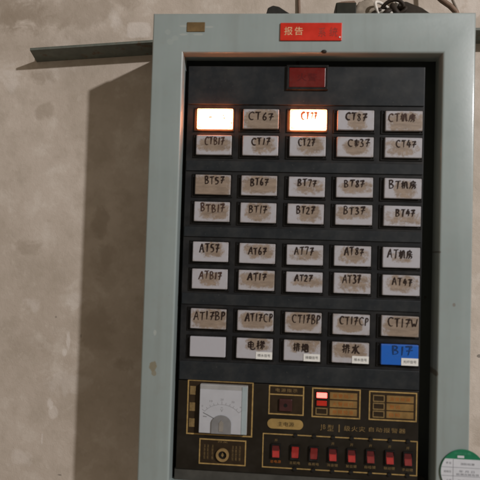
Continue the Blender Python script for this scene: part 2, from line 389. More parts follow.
# ------------------------------------------------------------------ handwriting (marker strokes)
def arc(cx, cz, rx, rz, a0, a1, n=8):
    return [(cx + rx * math.cos(math.radians(a0 + (a1 - a0) * k / n)), cz + rz * math.sin(math.radians(a0 + (a1 - a0) * k / n))) for k in range(n + 1)]
G = {   # glyph -> (width, strokes) in a box 1 high
 'C': (.75, [arc(.48, .48, .42, .48, 45, 300, 10)]),
 'T': (.75, [[(0, .93), (.35, .95), (.78, 1)], [(.42, .95), (.38, .5), (.36, 0)]]),
 'A': (.75, [[(.0, 0), (.2, .55), (.42, 1), (.5, .9), (.6, .4), (.72, 0)], [(.12, .38), (.62, .42)]]),
 'B': (.7, [[(.1, 1), (.1, .5), (.08, 0)], [(.0, .95), (.35, 1), (.58, .85), (.45, .6), (.15, .53), (.55, .45), (.66, .22), (.45, .04), (.05, 0)]]),
 '1': (.32, [[(.2, 1), (.16, .5), (.12, 0)]]),
 '2': (.65, [[(.03, .8), (.2, 1), (.48, .95), (.5, .7), (.25, .3), (0, .03), (.3, .06), (.65, .02)]]),
 '3': (.6, [[(.05, .95), (.35, 1), (.5, .8), (.2, .55), (.5, .42), (.52, .15), (.25, 0), (.0, .1)]]),
 '4': (.68, [[(.3, 1), (.12, .6), (0, .35), (.35, .38), (.68, .42)], [(.45, .75), (.42, .4), (.4, 0)]]),
 '5': (.62, [[(.12, 1), (.08, .58), (.4, .6), (.56, .35), (.4, .05), (0, .03)], [(.12, .98), (.6, 1)]]),
 '6': (.6, [[(.42, 1), (.15, .65), (.03, .25), (.2, 0), (.48, .1), (.5, .38), (.25, .48), (.06, .3)]]),
 '7': (.62, [[(.0, .92), (.3, .95), (.62, 1), (.45, .6), (.28, 0)]]),
 '8': (.6, [[(.5, .85), (.25, 1), (.05, .8), (.28, .55), (.52, .25), (.3, 0), (.04, .2), (.25, .5), (.5, .85)]]),
 'F': (.72, [[(.02, .9), (.35, .94), (.70, 1), (.55, .72)], [(.48, .92), (.38, .45), (.24, 0)], [(.12, .46), (.4, .5), (.72, .55)]]),
 'P': (.6, [[(.12, 1), (.1, .5), (.08, 0)], [(.05, .95), (.35, 1), (.55, .8), (.4, .5), (.12, .45)]]),
 'W': (.9, [[(0, .95), (.15, .4), (.22, .05), (.42, .6), (.58, .05), (.75, .5), (.9, 1)]]),
 '机': (1.0, [[(.0, .68), (.42, .74)], [(.22, 1), (.2, .5), (.2, 0)], [(.2, .62), (0, .25)], [(.22, .58), (.4, .4)], [(.52, .9), (.5, .45), (.38, .02)], [(.52, .9), (.82, .92), (.8, .4), (.84, .05), (1.0, .15)]]),
 '房': (1.0, [[(.45, 1), (.6, .92)], [(.2, .84), (.85, .86), (.82, .66), (.22, .64)], [(.2, .84), (.18, .4), (0, 0)], [(.3, .46), (.98, .5)], [(.62, .62), (.6, .48)], [(.6, .48), (.5, .2), (.3, 0)], [(.5, .3), (.85, .3), (.82, .08), (.65, .02)]]),
 '电': (1.0, [[(.15, .82), (.15, .3)], [(.15, .82), (.8, .84), (.78, .3)], [(.15, .57), (.78, .58)], [(.15, .32), (.78, .33)], [(.46, 1), (.46, .5), (.48, .1), (.7, .02), (1, .1), (1, .25)]]),
 '梯': (1.0, [[(.0, .68), (.38, .72)], [(.2, 1), (.19, 0)], [(.19, .6), (.02, .28)], [(.2, .55), (.36, .4)], [(.55, 1), (.62, .88)], [(.9, 1), (.8, .88)], [(.48, .82), (.95, .84), (.93, .64), (.5, .62), (.47, .42), (.97, .45), (.92, .25)], [(.72, .84), (.71, 0)], [(.7, .42), (.42, .05)]]),
 '排': (1.0, [[(.02, .72), (.4, .78)], [(.22, 1), (.21, .1), (.08, .12)], [(.0, .36), (.4, .5)], [(.58, 1), (.56, .5), (.46, 0)], [(.78, 1), (.77, 0)], [(.42, .76), (.58, .78)], [(.42, .52), (.57, .54)], [(.4, .28), (.55, .32)], [(.78, .78), (1, .8)], [(.78, .54), (1, .56)], [(.78, .3), (1, .32)]]),
 '烟': (1.0, [[(.08, .7), (.14, .5)], [(.4, .78), (.3, .6)], [(.24, 1), (.22, .5), (.02, .02)], [(.22, .4), (.38, .12)], [(.5, .9), (.5, 0)], [(.5, .9), (.96, .92), (.95, 0)], [(.5, .05), (.95, .05)], [(.58, .66), (.88, .68)], [(.73, .82), (.72, .5), (.58, .2)], [(.73, .48), (.88, .22)]]),
 '水': (1.0, [[(.5, 1), (.5, .06), (.36, .12)], [(.08, .68), (.42, .7), (.3, .4), (.04, .12)], [(.9, .85), (.6, .62)], [(.54, .66), (.72, .3), (1, .06)]]),
 '串': (.7, [[(.0, .75), (.7, .78)], [(.02, .5), (.7, .54)], [(.05, .28), (.66, .3)], [(.3, 1), (.32, 0)], [(.1, .9), (.55, .1)]]),
}
def scribble(bm, word, x0, x1, z0, z1, y, w, mi=0, rnd=random):
    tot = sum(G[c][0] for c in word) + .22 * (len(word) - 1)
    sx = (x1 - x0) / tot; x = x0; hh = z1 - z0
    lift = 0
    for c in word:
        gw, strokes = G[c]; dz = rnd.uniform(-.07, .07) * hh; sc = rnd.uniform(.92, 1.08); sl = rnd.uniform(-.06, .10)
        for s in strokes:
            pts = []
            for (u, v) in s:
                pts.append(Vector((x + (u + sl * v + rnd.uniform(-.025, .025)) * sx, y - lift, z0 + dz + (v * sc + rnd.uniform(-.02, .02)) * hh)))
            # soften corners
            out = [pts[0]]
            for k in range(1, len(pts) - 1):
                out += [pts[k].lerp(pts[k - 1], .22), pts[k].lerp(pts[k + 1], .22)]
            out.append(pts[-1]); lift += .00002
            a_, b_ = rnd.uniform(.8, 1.15), rnd.uniform(.4, .8); m_ = len(out) - 1
            tp = [(a_ + (b_ - a_) * (k / m_) ** 1.6) * rnd.uniform(.85, 1.15) for k in range(m_ + 1)]
            tube(bm, out, 0, 6, flat=(w * rnd.uniform(.95, 1.3), .00012), mi=mi, tilt=tp)
        x += (gw + .22) * sx

# ------------------------------------------------------------------ the wall
bm = bmesh.new()
box(bm, -2.6, 2.6, WY, WY + .12, -H, 1.4)
w = finish('wall', bm, MT['wall']); w['kind'] = 'structure'

# ------------------------------------------------------------------ the alarm cabinet
DX0, DX1, OX0, OX1, DZ1, OZ1 = -.2584, .2581, -.2065, .2074, .3785, .3130
DZ0, OZ0 = -.452, -.385
cab = thing('alarm_cabinet', (0, WY, DZ0 - .01), 'grey green steel alarm cabinet on the plaster wall, full of indicator lamp rows', 'alarm cabinet')

bm = bmesh.new()     # body: four walls and a back, open at the front
bx0, bx1, bz0, bz1, by0, by1 = DX0 + .003, DX1 - .003, DZ0 + .003, DZ1 - .0006, .024, WY - .001
box(bm, bx0, bx0 + .002, by0, by1 - .002, bz0, bz1); box(bm, bx1 - .002, bx1, by0, by1 - .002, bz0, bz1)
box(bm, bx0 + .002, bx1 - .002, by0, by1 - .002, bz1 - .002, bz1); box(bm, bx0 + .002, bx1 - .002, by0, by1 - .002, bz0, bz0 + .002)
box(bm, bx0, bx1, by1 - .002, by1, bz0, bz1)
body = finish('cabinet_body', bm, MT['door'], cab)

bm = bmesh.new()     # door: folded sheet, opening edge returned inwards 35 mm
def loop(x0, x1, z0, z1, y, r=0):
    return [bm.verts.new(p) for p in ((x0, y, z0), (x1, y, z0), (x1, y, z1), (x0, y, z1))]
def rings(seq, close=False):
    L = [loop(*s) for s in seq]
    for a, b in zip(L, L[1:] + ([L[0]] if close else [])):
        for k in range(4):
            bm.faces.new((a[k], a[(k + 1) % 4], b[(k + 1) % 4], b[k]))
s = .0038
seq = [(DX0, DX1, DZ0, DZ1, .022)]
for a in (0, 22, 45, 68, 90):     # rolled outer edge
    c_, s_ = math.cos(math.radians(a)), math.sin(math.radians(a))
    seq.append((DX0 + s * (1 - c_), DX1 - s * (1 - c_), DZ0 + s * (1 - c_), DZ1 - s * (1 - c_), DY + s - s * s_))
for a in (90, 68, 45, 22, 0):     # rolled opening edge
    c_, s_ = math.cos(math.radians(a)), math.sin(math.radians(a))
    seq.append((OX0 - s * (1 - c_), OX1 + s * (1 - c_), OZ0 - s * (1 - c_), OZ1 + s * (1 - c_), DY + s - s * s_))
seq.append((OX0, OX1, OZ0, OZ1, .022))
t_ = .0014
seq += [(OX0 - t_, OX1 + t_, OZ0 - t_, OZ1 + t_, .022), (OX0 - t_, OX1 + t_, OZ0 - t_, OZ1 + t_, DY + .0052), (DX0 + t_, DX1 - t_, DZ0 + t_, DZ1 - t_, DY + .0052), (DX0 + t_, DX1 - t_, DZ0 + t_, DZ1 - t_, .022)]
rings(seq, close=True)
door = finish('door_frame', bm, MT['door'], cab, smooth=False)
for p in door.data.polygons: p.use_smooth = True
door.data.set_sharp_from_angle(angle=math.radians(40))

# ---- fascia
PX0, PX1, PZ0, PZ1 = -.2000, .1868, -.3660, .2985
bm = bmesh.new()
box(bm, PX0, PX1, FY, FY + .030, -.2215, PZ1, .0012)
fascia = finish('lamp_panel', bm, MT['fascia'], cab)
COLX = [(k - 2) * .0765 for k in range(5)]
ROWZ = [.20848, .16476, .09906, .05498, -.01122, -.05506, -.12022, -.16516]
LW, LH = .0583, .0324
bands = [(.2335, .2970), (.1225, .1395), (.0135, .0300), (-.0975, -.0795), (-.2205, -.1905)]
for z0, z1 in bands:
    bm = bmesh.new(); box(bm, PX0 + .0015, PX1 - .0015, FY - .0022, FY - .0002, z0, z1, .0009)
    finish('cover_strip', bm, MT['strip'], fascia)

bm = bmesh.new(); box(bm, OX0 + .004, OX1 - .004, FY + .004, FY + .03, -.392, -.3664, .001)
finish('bottom_grey_strip', bm, simple('dark_grey_strip', (.052, .050, .044), .6, .3, .25, 40), cab)  # added strip, gives the opening's lower reveal its darker grey

# ---- lamps: one bezel mesh and one lens mesh, reused
def mesh_of(bm, name, mats):
    bmesh.ops.recalc_face_normals(bm, faces=bm.faces)
    me = bpy.data.meshes.new(name); bm.to_mesh(me); bm.free()
    for m in mats: me.materials.append(m)
    return me
bm = bmesh.new()     # bezel: shallow black tray, widened left and below to stand for the lens shadow
frame(bm, -.0352, .0318, -.0203, .0182, .0022, -.0016, -.0002, bev=.0004)
bezel_me = mesh_of(bm, 'bezel', [MT['bezel']])
bm = bmesh.new(); box(bm, -LW / 2, LW / 2, 0, .0066, -LH / 2, LH / 2, .0011, 2)
lens_me = mesh_of(bm, 'lens', [MT['lens']])
lens_lit = lens_me.copy(); lens_lit.materials[0] = MT['lit']
lens_lit.materials.append(emit('lit_lens_side', (1.0, .24, .075), 46.0))
for p in lens_lit.polygons:
    if p.normal.y > -.5: p.material_index = 1        # bare plastic sides, extra emission added for orange glow on the bezels
lens_blue = lens_me.copy(); lens_blue.materials[0] = MT['blue']

WORDS = [   # word, left, right, top, bottom as fractions of the lens, grime amount, grime offset (fractions)
 [('lit1', .3, .8, .3, .6, 0, 0, 0), ('CT6F', .15, .86, .16, .56, .95, .08, -.05), ('CT7F', .30, .74, .15, .52, 0, 0, 0), ('CT8F', .22, .80, .15, .52, .60, .05, -.05), ('CT机房', .08, .80, .13, .55, .70, .05, -.08)],
 [('CTB1F', .24, .80, .10, .48, .70, .0, .0), ('CT1F', .26, .77, .10, .46, .60, .05, -.05), ('CT2F', .25, .70, .12, .48, .62, .05, .02), ('C串3F', .30, .90, .10, .48, .85, .0, -.02), ('CT4F', .30, .84, .14, .48, .50, -.05, -.1)],
 [('BT5F', .28, .82, .10, .45, .95, -.08, -.06), ('BT6F', .26, .76, .14, .50, .80, .02, .02), ('BT7F', .25, .77, .14, .48, .50, .02, -.04), ('BT8F', .22, .77, .14, .48, .62, .05, -.02), ('BT机房', .12, .86, .12, .52, .50, .08, -.12)],
 [('BTB1F', .19, .87, .12, .50, .70, .0, .0), ('BT1F', .24, .75, .13, .50, .70, .02, .0), ('BT2F', .25, .75, .14, .50, .70, .04, .0), ('BT3F', .22, .80, .10, .46, .52, -.04, .05), ('BT4F', .32, .84, .16, .52, .40, .0, -.08)],
 [('AT5F', .20, .76, .10, .52, .60, .0, .06), ('AT6F', .26, .76, .20, .56, .55, .02, .06), ('AT7F', .22, .74, .10, .48, .45, .05, .04), ('AT8F', .28, .80, .08, .46, .50, .05, .0), ('AT机房', .13, .80, .12, .54, .42, .05, -.04)],
 [('ATB1F', .20, .85, .12, .50, .45, -.02, .0), ('AT1F', .26, .78, .14, .50, .75, .02, -.05), ('AT2F', .24, .72, .10, .44, .42, .04, .02), ('AT3F', .24, .74, .08, .48, .50, .02, .04), ('AT4F', .26, .80, .15, .50, .60, .02, .0)],
 [('AT1FBP', .10, .97, .12, .54, .75, .0, -.06), ('AT1FCP', .22, .97, .12, .52, .85, .0, .0), ('CT1FBP', .20, .96, .10, .52, .90, .0, -.02), ('CT1FCP', .19, .96, .12, .50, .95, .0, -.05), ('CT1FW', .18, .96, .08, .52, .90, .04, -.04)],
 [('', 0, 0, 0, 0, .0, 0, 0), ('电梯', .30, .78, .10, .52, .48, .12, .22), ('排烟', .26, .68, .12, .54, .50, .05, .22), ('排水', .28, .74, .06, .54, .85, .0, .1), ('B1F', .30, .84, .08, .50, .12, 0, 0)],
]
STICK = {1: '喷水信号', 2: '排烟信号', 3: '排水信号', 4: '光纤信号'}
lamp0 = None
for r in range(8):
    for k in range(5):
        word, fx0, fx1, ft, fb, g, gx, gz = WORDS[r][k]
        rr = random.Random(r * 10 + k)
        x, z = COLX[k] + rr.uniform(-.0004, .0004), ROWZ[r] + rr.uniform(-.0004, .0004)
        lamp = place('indicator_lamp', bezel_me, (x, FY - .0002, z), cab)
        lit = (r, k) in ((0, 0), (0, 2)); blue = (r, k) == (7, 4)
        lens = place('lens', lens_lit if lit else lens_blue if blue else lens_me, (x, 0, z), lamp)
        lens.rotation_euler = (rr.uniform(-.01, .01), rr.uniform(-.006, .006), rr.uniform(-.01, .01))
        lens['grime'] = g + (rr.uniform(-.06, .06) if g else 0); lens['grime_w'] = rr.uniform(.016, .031); lens['grime_h'] = rr.uniform(.0090, .0165); lens['grime_x'] = rr.uniform(-.003, .003) + gx * LW + .001; lens['grime_z'] = gz * LH + rr.uniform(-.0005, .0035)
        if (r, k) == (0, 0): lamp['label'] = 'brightly lit lamp, its writing washed out'
        elif (r, k) == (0, 2): lamp['label'] = 'brightly lit lamp with red writing CT7F'
        elif blue: lamp['label'] = 'blue lamp with white sticker'
        elif not word: lamp['label'] = 'blank white lamp without writing'
        X = lambda f: x + (f - .5) * LW
        Z = lambda f: z + (.5 - f) * LH
        if word:
            bm = bmesh.new()
            if word == 'lit1':
                for (u, v, q) in ((.36, .46, .0016), (.40, .45, .0012), (.74, .36, .0009), (.77, .50, .0014), (.98, .74, .0011)):
                    tube(bm, [(X(u) - q, -.0009, Z(v)), (X(u) + q, -.0009, Z(v) + q * .6)], 0, 6, flat=(.0013, .00012))
                mat = MT['litink2']
            else:
                scribble(bm, word, X(fx0), X(fx1), Z(fb), Z(ft), -.0009 if lit else -.00055, .0015 if lit else .00098, rnd=rr)
                mat = MT['litink'] if lit else MT['blueink'] if blue else (MT['brownink'] if (r, k) in ((1, 0), (5, 0), (3, 0), (0, 4)) else MT['ink'])
            finish('handwriting', bm, mat, lamp)
        if r == 7 and k in STICK:
            bm = bmesh.new()
            sx0, sx1 = X(.545), X(1.0) - .0003; sz0, sz1 = Z(1.0) + .0002, Z(.64)
            box(bm, sx0, sx1, -.0007, -.00005, sz0, sz1)
            text(bm, STICK[k], sx0 + .003, sz0 + .0035, sx1 - .003, sz1 - .0032, -.0009, mi=1)
            finish('sticker', bm, [MT['paper'], MT['print']], lamp)

# ---- red lamp at the top
bm = bmesh.new()
zc = at(307, 78.5, FY).z; xc = at(307, 78.5, FY).x
frame(bm, xc - .034, xc + .034, zc - .0205, zc + .0205, .0042, FY - .0060, FY - .0023, bev=.0008)
al = finish('alarm_lamp', bm, MT['bezel'], cab); al['label'] = 'dark red unlit lamp above the rows'
bm = bmesh.new(); box(bm, xc - .0297, xc + .0297, FY - .0052, FY - .0023, zc - .0162, zc + .0162, .001)
finish('lens', bm, MT['redlens'], al)
bm = bmesh.new(); text(bm, '火警', xc - .016, zc - .006, xc + .016, zc + .007, FY - .0054)
finish('lettering', bm, simple('faint_dark_red_letters', (.075, .006, .006), .4, .4, .2), al)

# ---- control panel below
CY = FY
bm = bmesh.new(); box(bm, PX0, PX1, FY + .0004, FY + .03, PZ0, -.2222, .0012)
ctl = finish('control_panel', bm, MT['control'], cab)
def border(x0, y0, x1, y1, t=.0021, mat='gold', fill=None):
    a = at(x0, y0, CY); b = at(x1, y1, CY); bm = bmesh.new()
    frame(bm, a.x, b.x, b.z, a.z, t, CY - .0001, CY + .0003, 0)
    if fill: box(bm, a.x + t, b.x - t, CY + .0001, CY + .0003, b.z + t, a.z - t, mi=1)
    return bm
# every border is a level rectangle; its pixel centre row is measured at its own middle
def rect(xl, xr, yt_mid, yb_mid):
    xm = (xl + xr) / 2
    t = at(xm, yt_mid, CY).z; b = at(xm, yb_mid, CY).z
    ym = (yt_mid + yb_mid) / 2
    return at(xl, ym, CY).x, at(xr, ym, CY).x, b, t
def put_border(xl, xr, yt, yb, t=.0021, fill=None, mat='gold', name='printed_border'):
    x0, x1, z0, z1 = rect(xl, xr, yt, yb); bm = bmesh.new()
    frame(bm, x0, x1, z0, z1, t, CY - .0002, CY + .0003)
    if fill: box(bm, x0 + t, x1 - t, CY + .0001, CY + .0003, z0 + t, z1 - t, mi=1)
    return bm, (x0, x1, z0, z1)
# 1 meter border with three gold squares
bm, (x0, x1, z0, z1) = put_border(187, 253, 380.7, 435.7, fill=True)
for f0 in (.12, .42, .71):
    box(bm, x0 + .0042, x0 + .0135, CY - .0003, CY + .0003, z1 - (f0 + .155) * (z1 - z0), z1 - f0 * (z1 - z0), mi=2)
finish('printed_border', bm, [MT['gold'], MT['brownfill'], MT['golddim']], ctl)
# 2 key switch border
bm, kb = put_border(199, 246, 439.4, 465, fill=True, t=.0019)
for fx in (.10, .17, .27, .70, .77, .85):
    xx = kb[0] + fx * (kb[1] - kb[0])
    text(bm, '消防控制', xx, kb[2] + .008, xx + .0028, kb[3] - .009, CY - .0003, mi=2, vertical=True)
text(bm, '开关', kb[0] + .030, kb[3] - .0055, kb[1] - .030, kb[3] - .0028, CY - .0003, mi=2)
finish('printed_border', bm, [MT['gold'], MT['brownfill'], MT['golddim']], ctl)
# 3 push button border with header
bm, (x0, x1, z0, z1) = put_border(268.6, 304, 385.7, 415, fill=True, t=.0019)
zh = z1 - .31 * (z1 - z0)
box(bm, x0 + .0019, x1 - .0019, CY - .0002, CY + .00005, zh - .0009, zh + .0009)
text(bm, '电源指示', x0 + .011, zh + .0042, x1 - .011, z1 - .0045, CY - .0003, mi=2, gap=.35)
finish('printed_border', bm, [MT['gold'], MT['brownfill'], MT['golddim']], ctl)
a = Vector(((x0 + x1) / 2 - .001, 0, (z0 + zh) / 2))
bm = bmesh.new(); box(bm, a.x - .0105, a.x + .0105, CY - .0032, CY, a.z - .0098, a.z + .0098, .0012)
pb = finish('push_button', bm, simple('dark_plum_button', (.040, .014, .013), .4, .4, .3), cab)
bm = bmesh.new(); disc(bm, a.x, a.z, .0030, CY - .0036, CY - .0030, 20, hole=.0014); disc(bm, a.x, a.z, .0017, CY - .0034, CY - .0030, 20)
finish('button_hole', bm, MT['hole'], pb)
# oval plaque
x0, x1, z0, z1 = rect(267.3, 303.2, 419.2, 429.0); rr_ = (z1 - z0) / 2; bm = bmesh.new()
ol = [(x0 + rr_ + rr_ * math.cos(math.radians(q)), z0 + rr_ + rr_ * math.sin(math.radians(q))) for q in range(90, 271, 12)]
ol += [(x1 - rr_ + rr_ * math.cos(math.radians(q)), z0 + rr_ + rr_ * math.sin(math.radians(q))) for q in range(-90, 91, 12)]
prism(bm, ol, CY - .0006, CY + .0003); text(bm, '主电源', x0 + .0165, z0 + .0042, x1 - .0145, z1 - .0042, CY - .0008, mi=1)
finish('oval_plaque', bm, [simple('ochre_plaque', (.255, .170, .060), .45, .4, .2, 60), MT['brownfill']], ctl)
# 4, 5 status light legends
for n, (xl, xr, yt, yb) in enumerate(((311.8, 360.5, 388.5, 418.2), (368.8, 417, 391.8, 421))):
    bm, (x0, x1, z0, z1) = put_border(xl, xr, yt, yb, fill=True, t=.0019)
    W_, H_ = x1 - x0, z1 - z0
    rows = []
    for q in range(3):
        zt = z1 - (.155 + .27 * q) * H_; zb = zt - .185 * H_
        box(bm, x0 + .37 * W_, x0 + .93 * W_, CY - .0003, CY + .0003, zb - .001, zt + .001, mi=2)
        words = (('报警指示', '火警运行', '故障检查'), ('消音按键', '复位', '自检'))[n][q]
        full = len(words) == 4
        text(bm, words, x0 + .43 * W_, zb + .0012, x0 + (.86 if full else .66) * W_, zt - .0012, CY - .0005, mi=3, gap=.25)
        rows.append((zb, zt))
    finish('printed_legend', bm, [MT['gold'], MT['brownfill'], MT['goldbar'], MT['orange']], ctl)
    for q, (zb, zt) in enumerate(rows):
        bm = bmesh.new()
        xa, xb = x0 + .095 * W_, x0 + .31 * W_
        if n == 0 and q == 0:
            frame(bm, xa - .0012, xb + .0012, zb - .001, zt + .001, .0012, CY - .0012, CY); box(bm, xa + .0001, xb - .0001, CY - .0020, CY, zb + .0003, zt - .0003, .0006, mi=1); mm = [MT['bezel'], MT['ledon']]; lb = 'lit red status light'
        elif n == 0 and q == 1:
            frame(bm, xa - .0012, xb + .0012, zb - .001, zt + .001, .0012, CY - .0012, CY); box(bm, xa + .0001, xb - .0001, CY - .0014, CY, zb + .0003, zt - .0003, .0006, mi=1); mm = [MT['bezel'], MT['ledred']]; lb = 'red unlit status light'
        else:
            frame(bm, xa - .0012, xb + .0012, zb - .0012, zt + .0012, .0016, CY - .0012, CY); box(bm, xa + .0005, xb - .0005, CY - .0008, CY, zb + .0007, zt - .0007, mi=1); mm = [MT['golddim'], MT['brownfill']]; lb = None
        o = finish('status_light', bm, mm, cab)
        if lb: o['label'] = lb
# panel title
bm = bmesh.new()
for body_, xa, xb, ya, yb in (('JB', 320.5, 325.5, 424.4, 430.6), ('型', 327.5, 333.5, 424.6, 431.2), ('I', 338.6, 339.6, 424.6, 432.2), ('级火灾', 344, 365, 425.6, 432.0), ('自动报警器', 369, 405.5, 427.0, 433.6)):
    pxtext(bm, body_, xa, ya, xb, yb, CY - .0003, gap=.2)
finish('printed_title', bm, MT['golddim'], ctl)
# switch border
bm, (x0, x1, z0, z1) = put_border(262.2, 417.5, 437.0, 471.8, t=.0016)
finish('printed_border', bm, [MT['gold']], ctl)
# rocker switches
SW = [(275.8, 450.6, 0, 1), (295, 452.0, 1, 1), (313.7, 453.2, 2, 0), (332.6, 454.2, 3, 1), (351.4, 455.3, 0, 1), (370.3, 456.2, 3, 0), (389.5, 457.3, 0, 1), (407.6, 458.8, 3, 0)]
LBL = ['总电源', '主机电', '备用电', '消音键', '复位键', '自检键', '联动键', '手动键']
for i, (px, py, kind, bright) in enumerate(SW):
    q = at(px, py, CY); bm = bmesh.new()
    frame(bm, q.x - .0078, q.x + .0078, q.z - .0118, q.z + .0112, .0022, CY - .0028, CY + .0002, bev=.0005)
    box(bm, q.x - .0063, q.x + .0063, CY - .0006, CY + .0002, q.z - .0102, q.z + .0102)
    sw = finish('rocker_switch', bm, MT['bezel'], cab)
    bm = bmesh.new()     # rocker: two faces meeting at a low ridge
    up_in, lo_in = (.0005, .0048) if kind in (0, 3) else (.0048, .0010)
    w2, h2 = .0056, .0093
    prof = [(CY - .0007, -h2), (CY - .0007 - lo_in, -h2 + .0004), (CY - .0030, .0004), (CY - .0007 - up_in, h2 - .0004), (CY - .0007, h2)]
    A = [bm.verts.new((q.x - w2, y, q.z + z)) for y, z in prof]; B = [bm.verts.new((q.x + w2, y, q.z + z)) for y, z in prof]
    bm.faces.new(A); bm.faces.new(B)
    for j in range(5):
        f = bm.faces.new((A[j], A[(j + 1) % 5], B[(j + 1) % 5], B[j]))
        if kind in (0, 3) and j == 2: f.material_index = 1  # upper face coloured a darker red than the lower
    bmesh.ops.bevel(bm, geom=list(bm.edges), offset=.0004, segments=2, affect='EDGES')
    finish('rocker', bm, [MT['rocker'] if bright else MT['rocker2'], simple('dark_red_rocker_half', (.075, .010, .010), .35, .4) if i == 0 else bpy.data.materials['dark_red_rocker_half']], sw)
    if i:
        for zz, nm in ((z1 - .0008, 0), (z0 + .0008, 1)):
            bm = bmesh.new(); disc(bm, q.x, zz, .0033, CY - .0018, CY + .0002, 14)
            box(bm, q.x - .0024, q.x + .0024, CY - .0020, CY - .0017, zz - .0004, zz + .0004, mi=1)
            finish('screw', bm, [MT['hole'], MT['rubber']], sw)
    bm = bmesh.new()
    text(bm, LBL[i], q.x - .0085, q.z - .0195, q.x + .0085, q.z - .0150, CY - .0002, gap=.1)
    finish('printed_caption', bm, MT['orange'] if i == 0 else MT['golddim'], sw)
    if kind in (0, 3):
        bm = bmesh.new(); text(bm, '开', q.x - .0024, q.z + .0145, q.x + .0024, q.z + .0185, CY - .0002)
        finish('printed_caption', bm, MT['golddim'], sw)
# key switch
q = at(222.5, 454.6, CY); bm = bmesh.new()
disc(bm, q.x, q.z, .0105, CY - .0035, CY + .0001, 36, hole=.0066)
ks = finish('key_switch', bm, MT['brass'], cab)
bm = bmesh.new(); disc(bm, q.x, q.z, .0064, CY - .0012, CY + .0001, 28); finish('key_barrel', bm, MT['hole'], ks)
bm = bmesh.new(); box(bm, q.x - .0008, q.x + .0008, CY - .0020, CY - .0011, q.z - .0032, q.z + .0032); disc(bm, q.x, q.z - .0002, .0021, CY - .0018, CY - .0011, 16); finish('key_slot', bm, MT['golddim'], ks)

# panel meter
MY = CY - .0085
mx0, mx1, mz0, mz1 = at(199.2, 410, MY).x, at(247.3, 410, MY).x, at(223, 434.3, MY).z, at(223, 385.2, MY).z
bm = bmesh.new(); box(bm, mx0, mx1, MY, CY, mz0, mz1, .0014)
mt = finish('panel_meter', bm, MT['metercase'], cab)
dx1 = mx1 - .0095; dz1 = mz1 - .0075
bm = bmesh.new(); box(bm, mx0 + .0008, dx1, MY - .0006, MY - .0001, mz0 + .0012, dz1); finish('dial_plate', bm, MT['meterwhite'], mt)
bm = bmesh.new(); box(bm, dx1 + .0004, mx1 - .0008, MY - .0008, MY - .0001, mz0 + .0012, mz1 - .0014, .0003); finish('clear_edge', bm, MT['meterside'], mt)
cx = (mx0 + dx1) / 2 + .0025; cz = mz0 + .014
bm = bmesh.new()
for k in range(11):
    a = math.radians(140 - k * 10); r0, r1 = .036, .0395 if k % 5 else .0415
    tube(bm, [(cx + r0 * math.cos(a), MY - .0007, cz + r0 * math.sin(a) * .93), (cx + r1 * math.cos(a), MY - .0007, cz + r1 * math.sin(a) * .93)], 0, 6, flat=(.00028, .00012))
tube(bm, [(cx + .036 * math.cos(math.radians(a)), MY - .00075, cz + .036 * math.sin(math.radians(a)) * .93) for a in range(140, 39, -10)], 0, 6, flat=(.00022, .00012))
for wd, a in (('0', 134), ('10', 113), ('20', 90), ('30', 67), ('40', 47)):
    ra = math.radians(a); X_, Z_ = cx + .0455 * math.cos(ra), cz + .0445 * math.sin(ra) * .93; hw = .0012 * len(wd)
    text(bm, wd, X_ - hw, Z_ - .0016, X_ + hw, Z_ + .0016, MY - .0007)
text(bm, 'V', cx - .0022, cz + .0215, cx + .0022, cz + .0265, MY - .0007)
tube(bm, [(cx - .0015, MY - .0008, cz + .0285), (cx + .0015, MY - .0008, cz + .0285)], 0, 6, flat=(.0003, .00012))
tube(bm, [(cx - .030, MY - .0008, cz + .0135), (cx - .024, MY - .0008, cz + .0130)], 0, 6, flat=(.0007, .00012))
finish('dial_print', bm, simple('dial_print_grey', (.20, .20, .21), .6, .3), mt)
bm = bmesh.new(); tube(bm, [(cx - .002, MY - .0011, cz + .006), (cx - .030, MY - .0011, cz + .0195)], 0, 6, flat=(.0003, .00015)); finish('needle', bm, MT['print'], mt)
hwid = .0158; zt = mz0 + .0215
ol = [(cx - hwid, mz0 + .0013), (cx - hwid, zt - .004)] + [(cx - hwid * math.cos(math.radians(a)), zt - .004 + .013 * math.sin(math.radians(a))) for a in range(10, 171, 16)] + [(cx + hwid, zt - .004), (cx + hwid, mz0 + .0013)]
bm = bmesh.new(); prism(bm, ol, MY - .0028, MY - .0004); hood = finish('movement_cover', bm, MT['knobgrey'], mt)
bm = bmesh.new()
ol = [(cx - .0035, mz0 + .005), (cx - .0036, zt - .003), (cx, zt + .0015), (cx + .0036, zt - .003), (cx + .0035, mz0 + .005)]
prism(bm, ol, MY - .0034, MY - .0027); finish('zero_adjuster', bm, MT['knobinner'], hood)

# ---- plates on the door
def doorplate(name, px0, py0, px1, py1, thick, mats, words=()):
    a = at(px0, (py0 + py1) / 2, DY); b = at(px1, (py0 + py1) / 2, DY); zt = at((px0 + px1) / 2, py0, DY).z; zb = at((px0 + px1) / 2, py1, DY).z
    bm = bmesh.new(); box(bm, a.x, b.x, DY - thick, DY + .0003, zb, zt, .0006)
    for wd, f0, f1, g0, g1, mi in words:
        text(bm, wd, a.x + f0 * (b.x - a.x), zb + g0 * (zt - zb), a.x + f1 * (b.x - a.x), zb + g1 * (zt - zb), DY - thick - .0002, mi=mi)
    return finish(name, bm, mats, door)
np_ = doorplate('nameplate', 280.2, 23.3, 341.8, 41.0, .0022, [MT['redplate'], MT['cream'], MT['redghost']],
    [('报', .065, .20, .30, .76, 1), ('告', .235, .37, .30, .76, 1), ('系', .62, .74, .20, .72, 2), ('统', .80, .93, .22, .74, 2)])
np_['label'] = 'red nameplate with two cream characters'
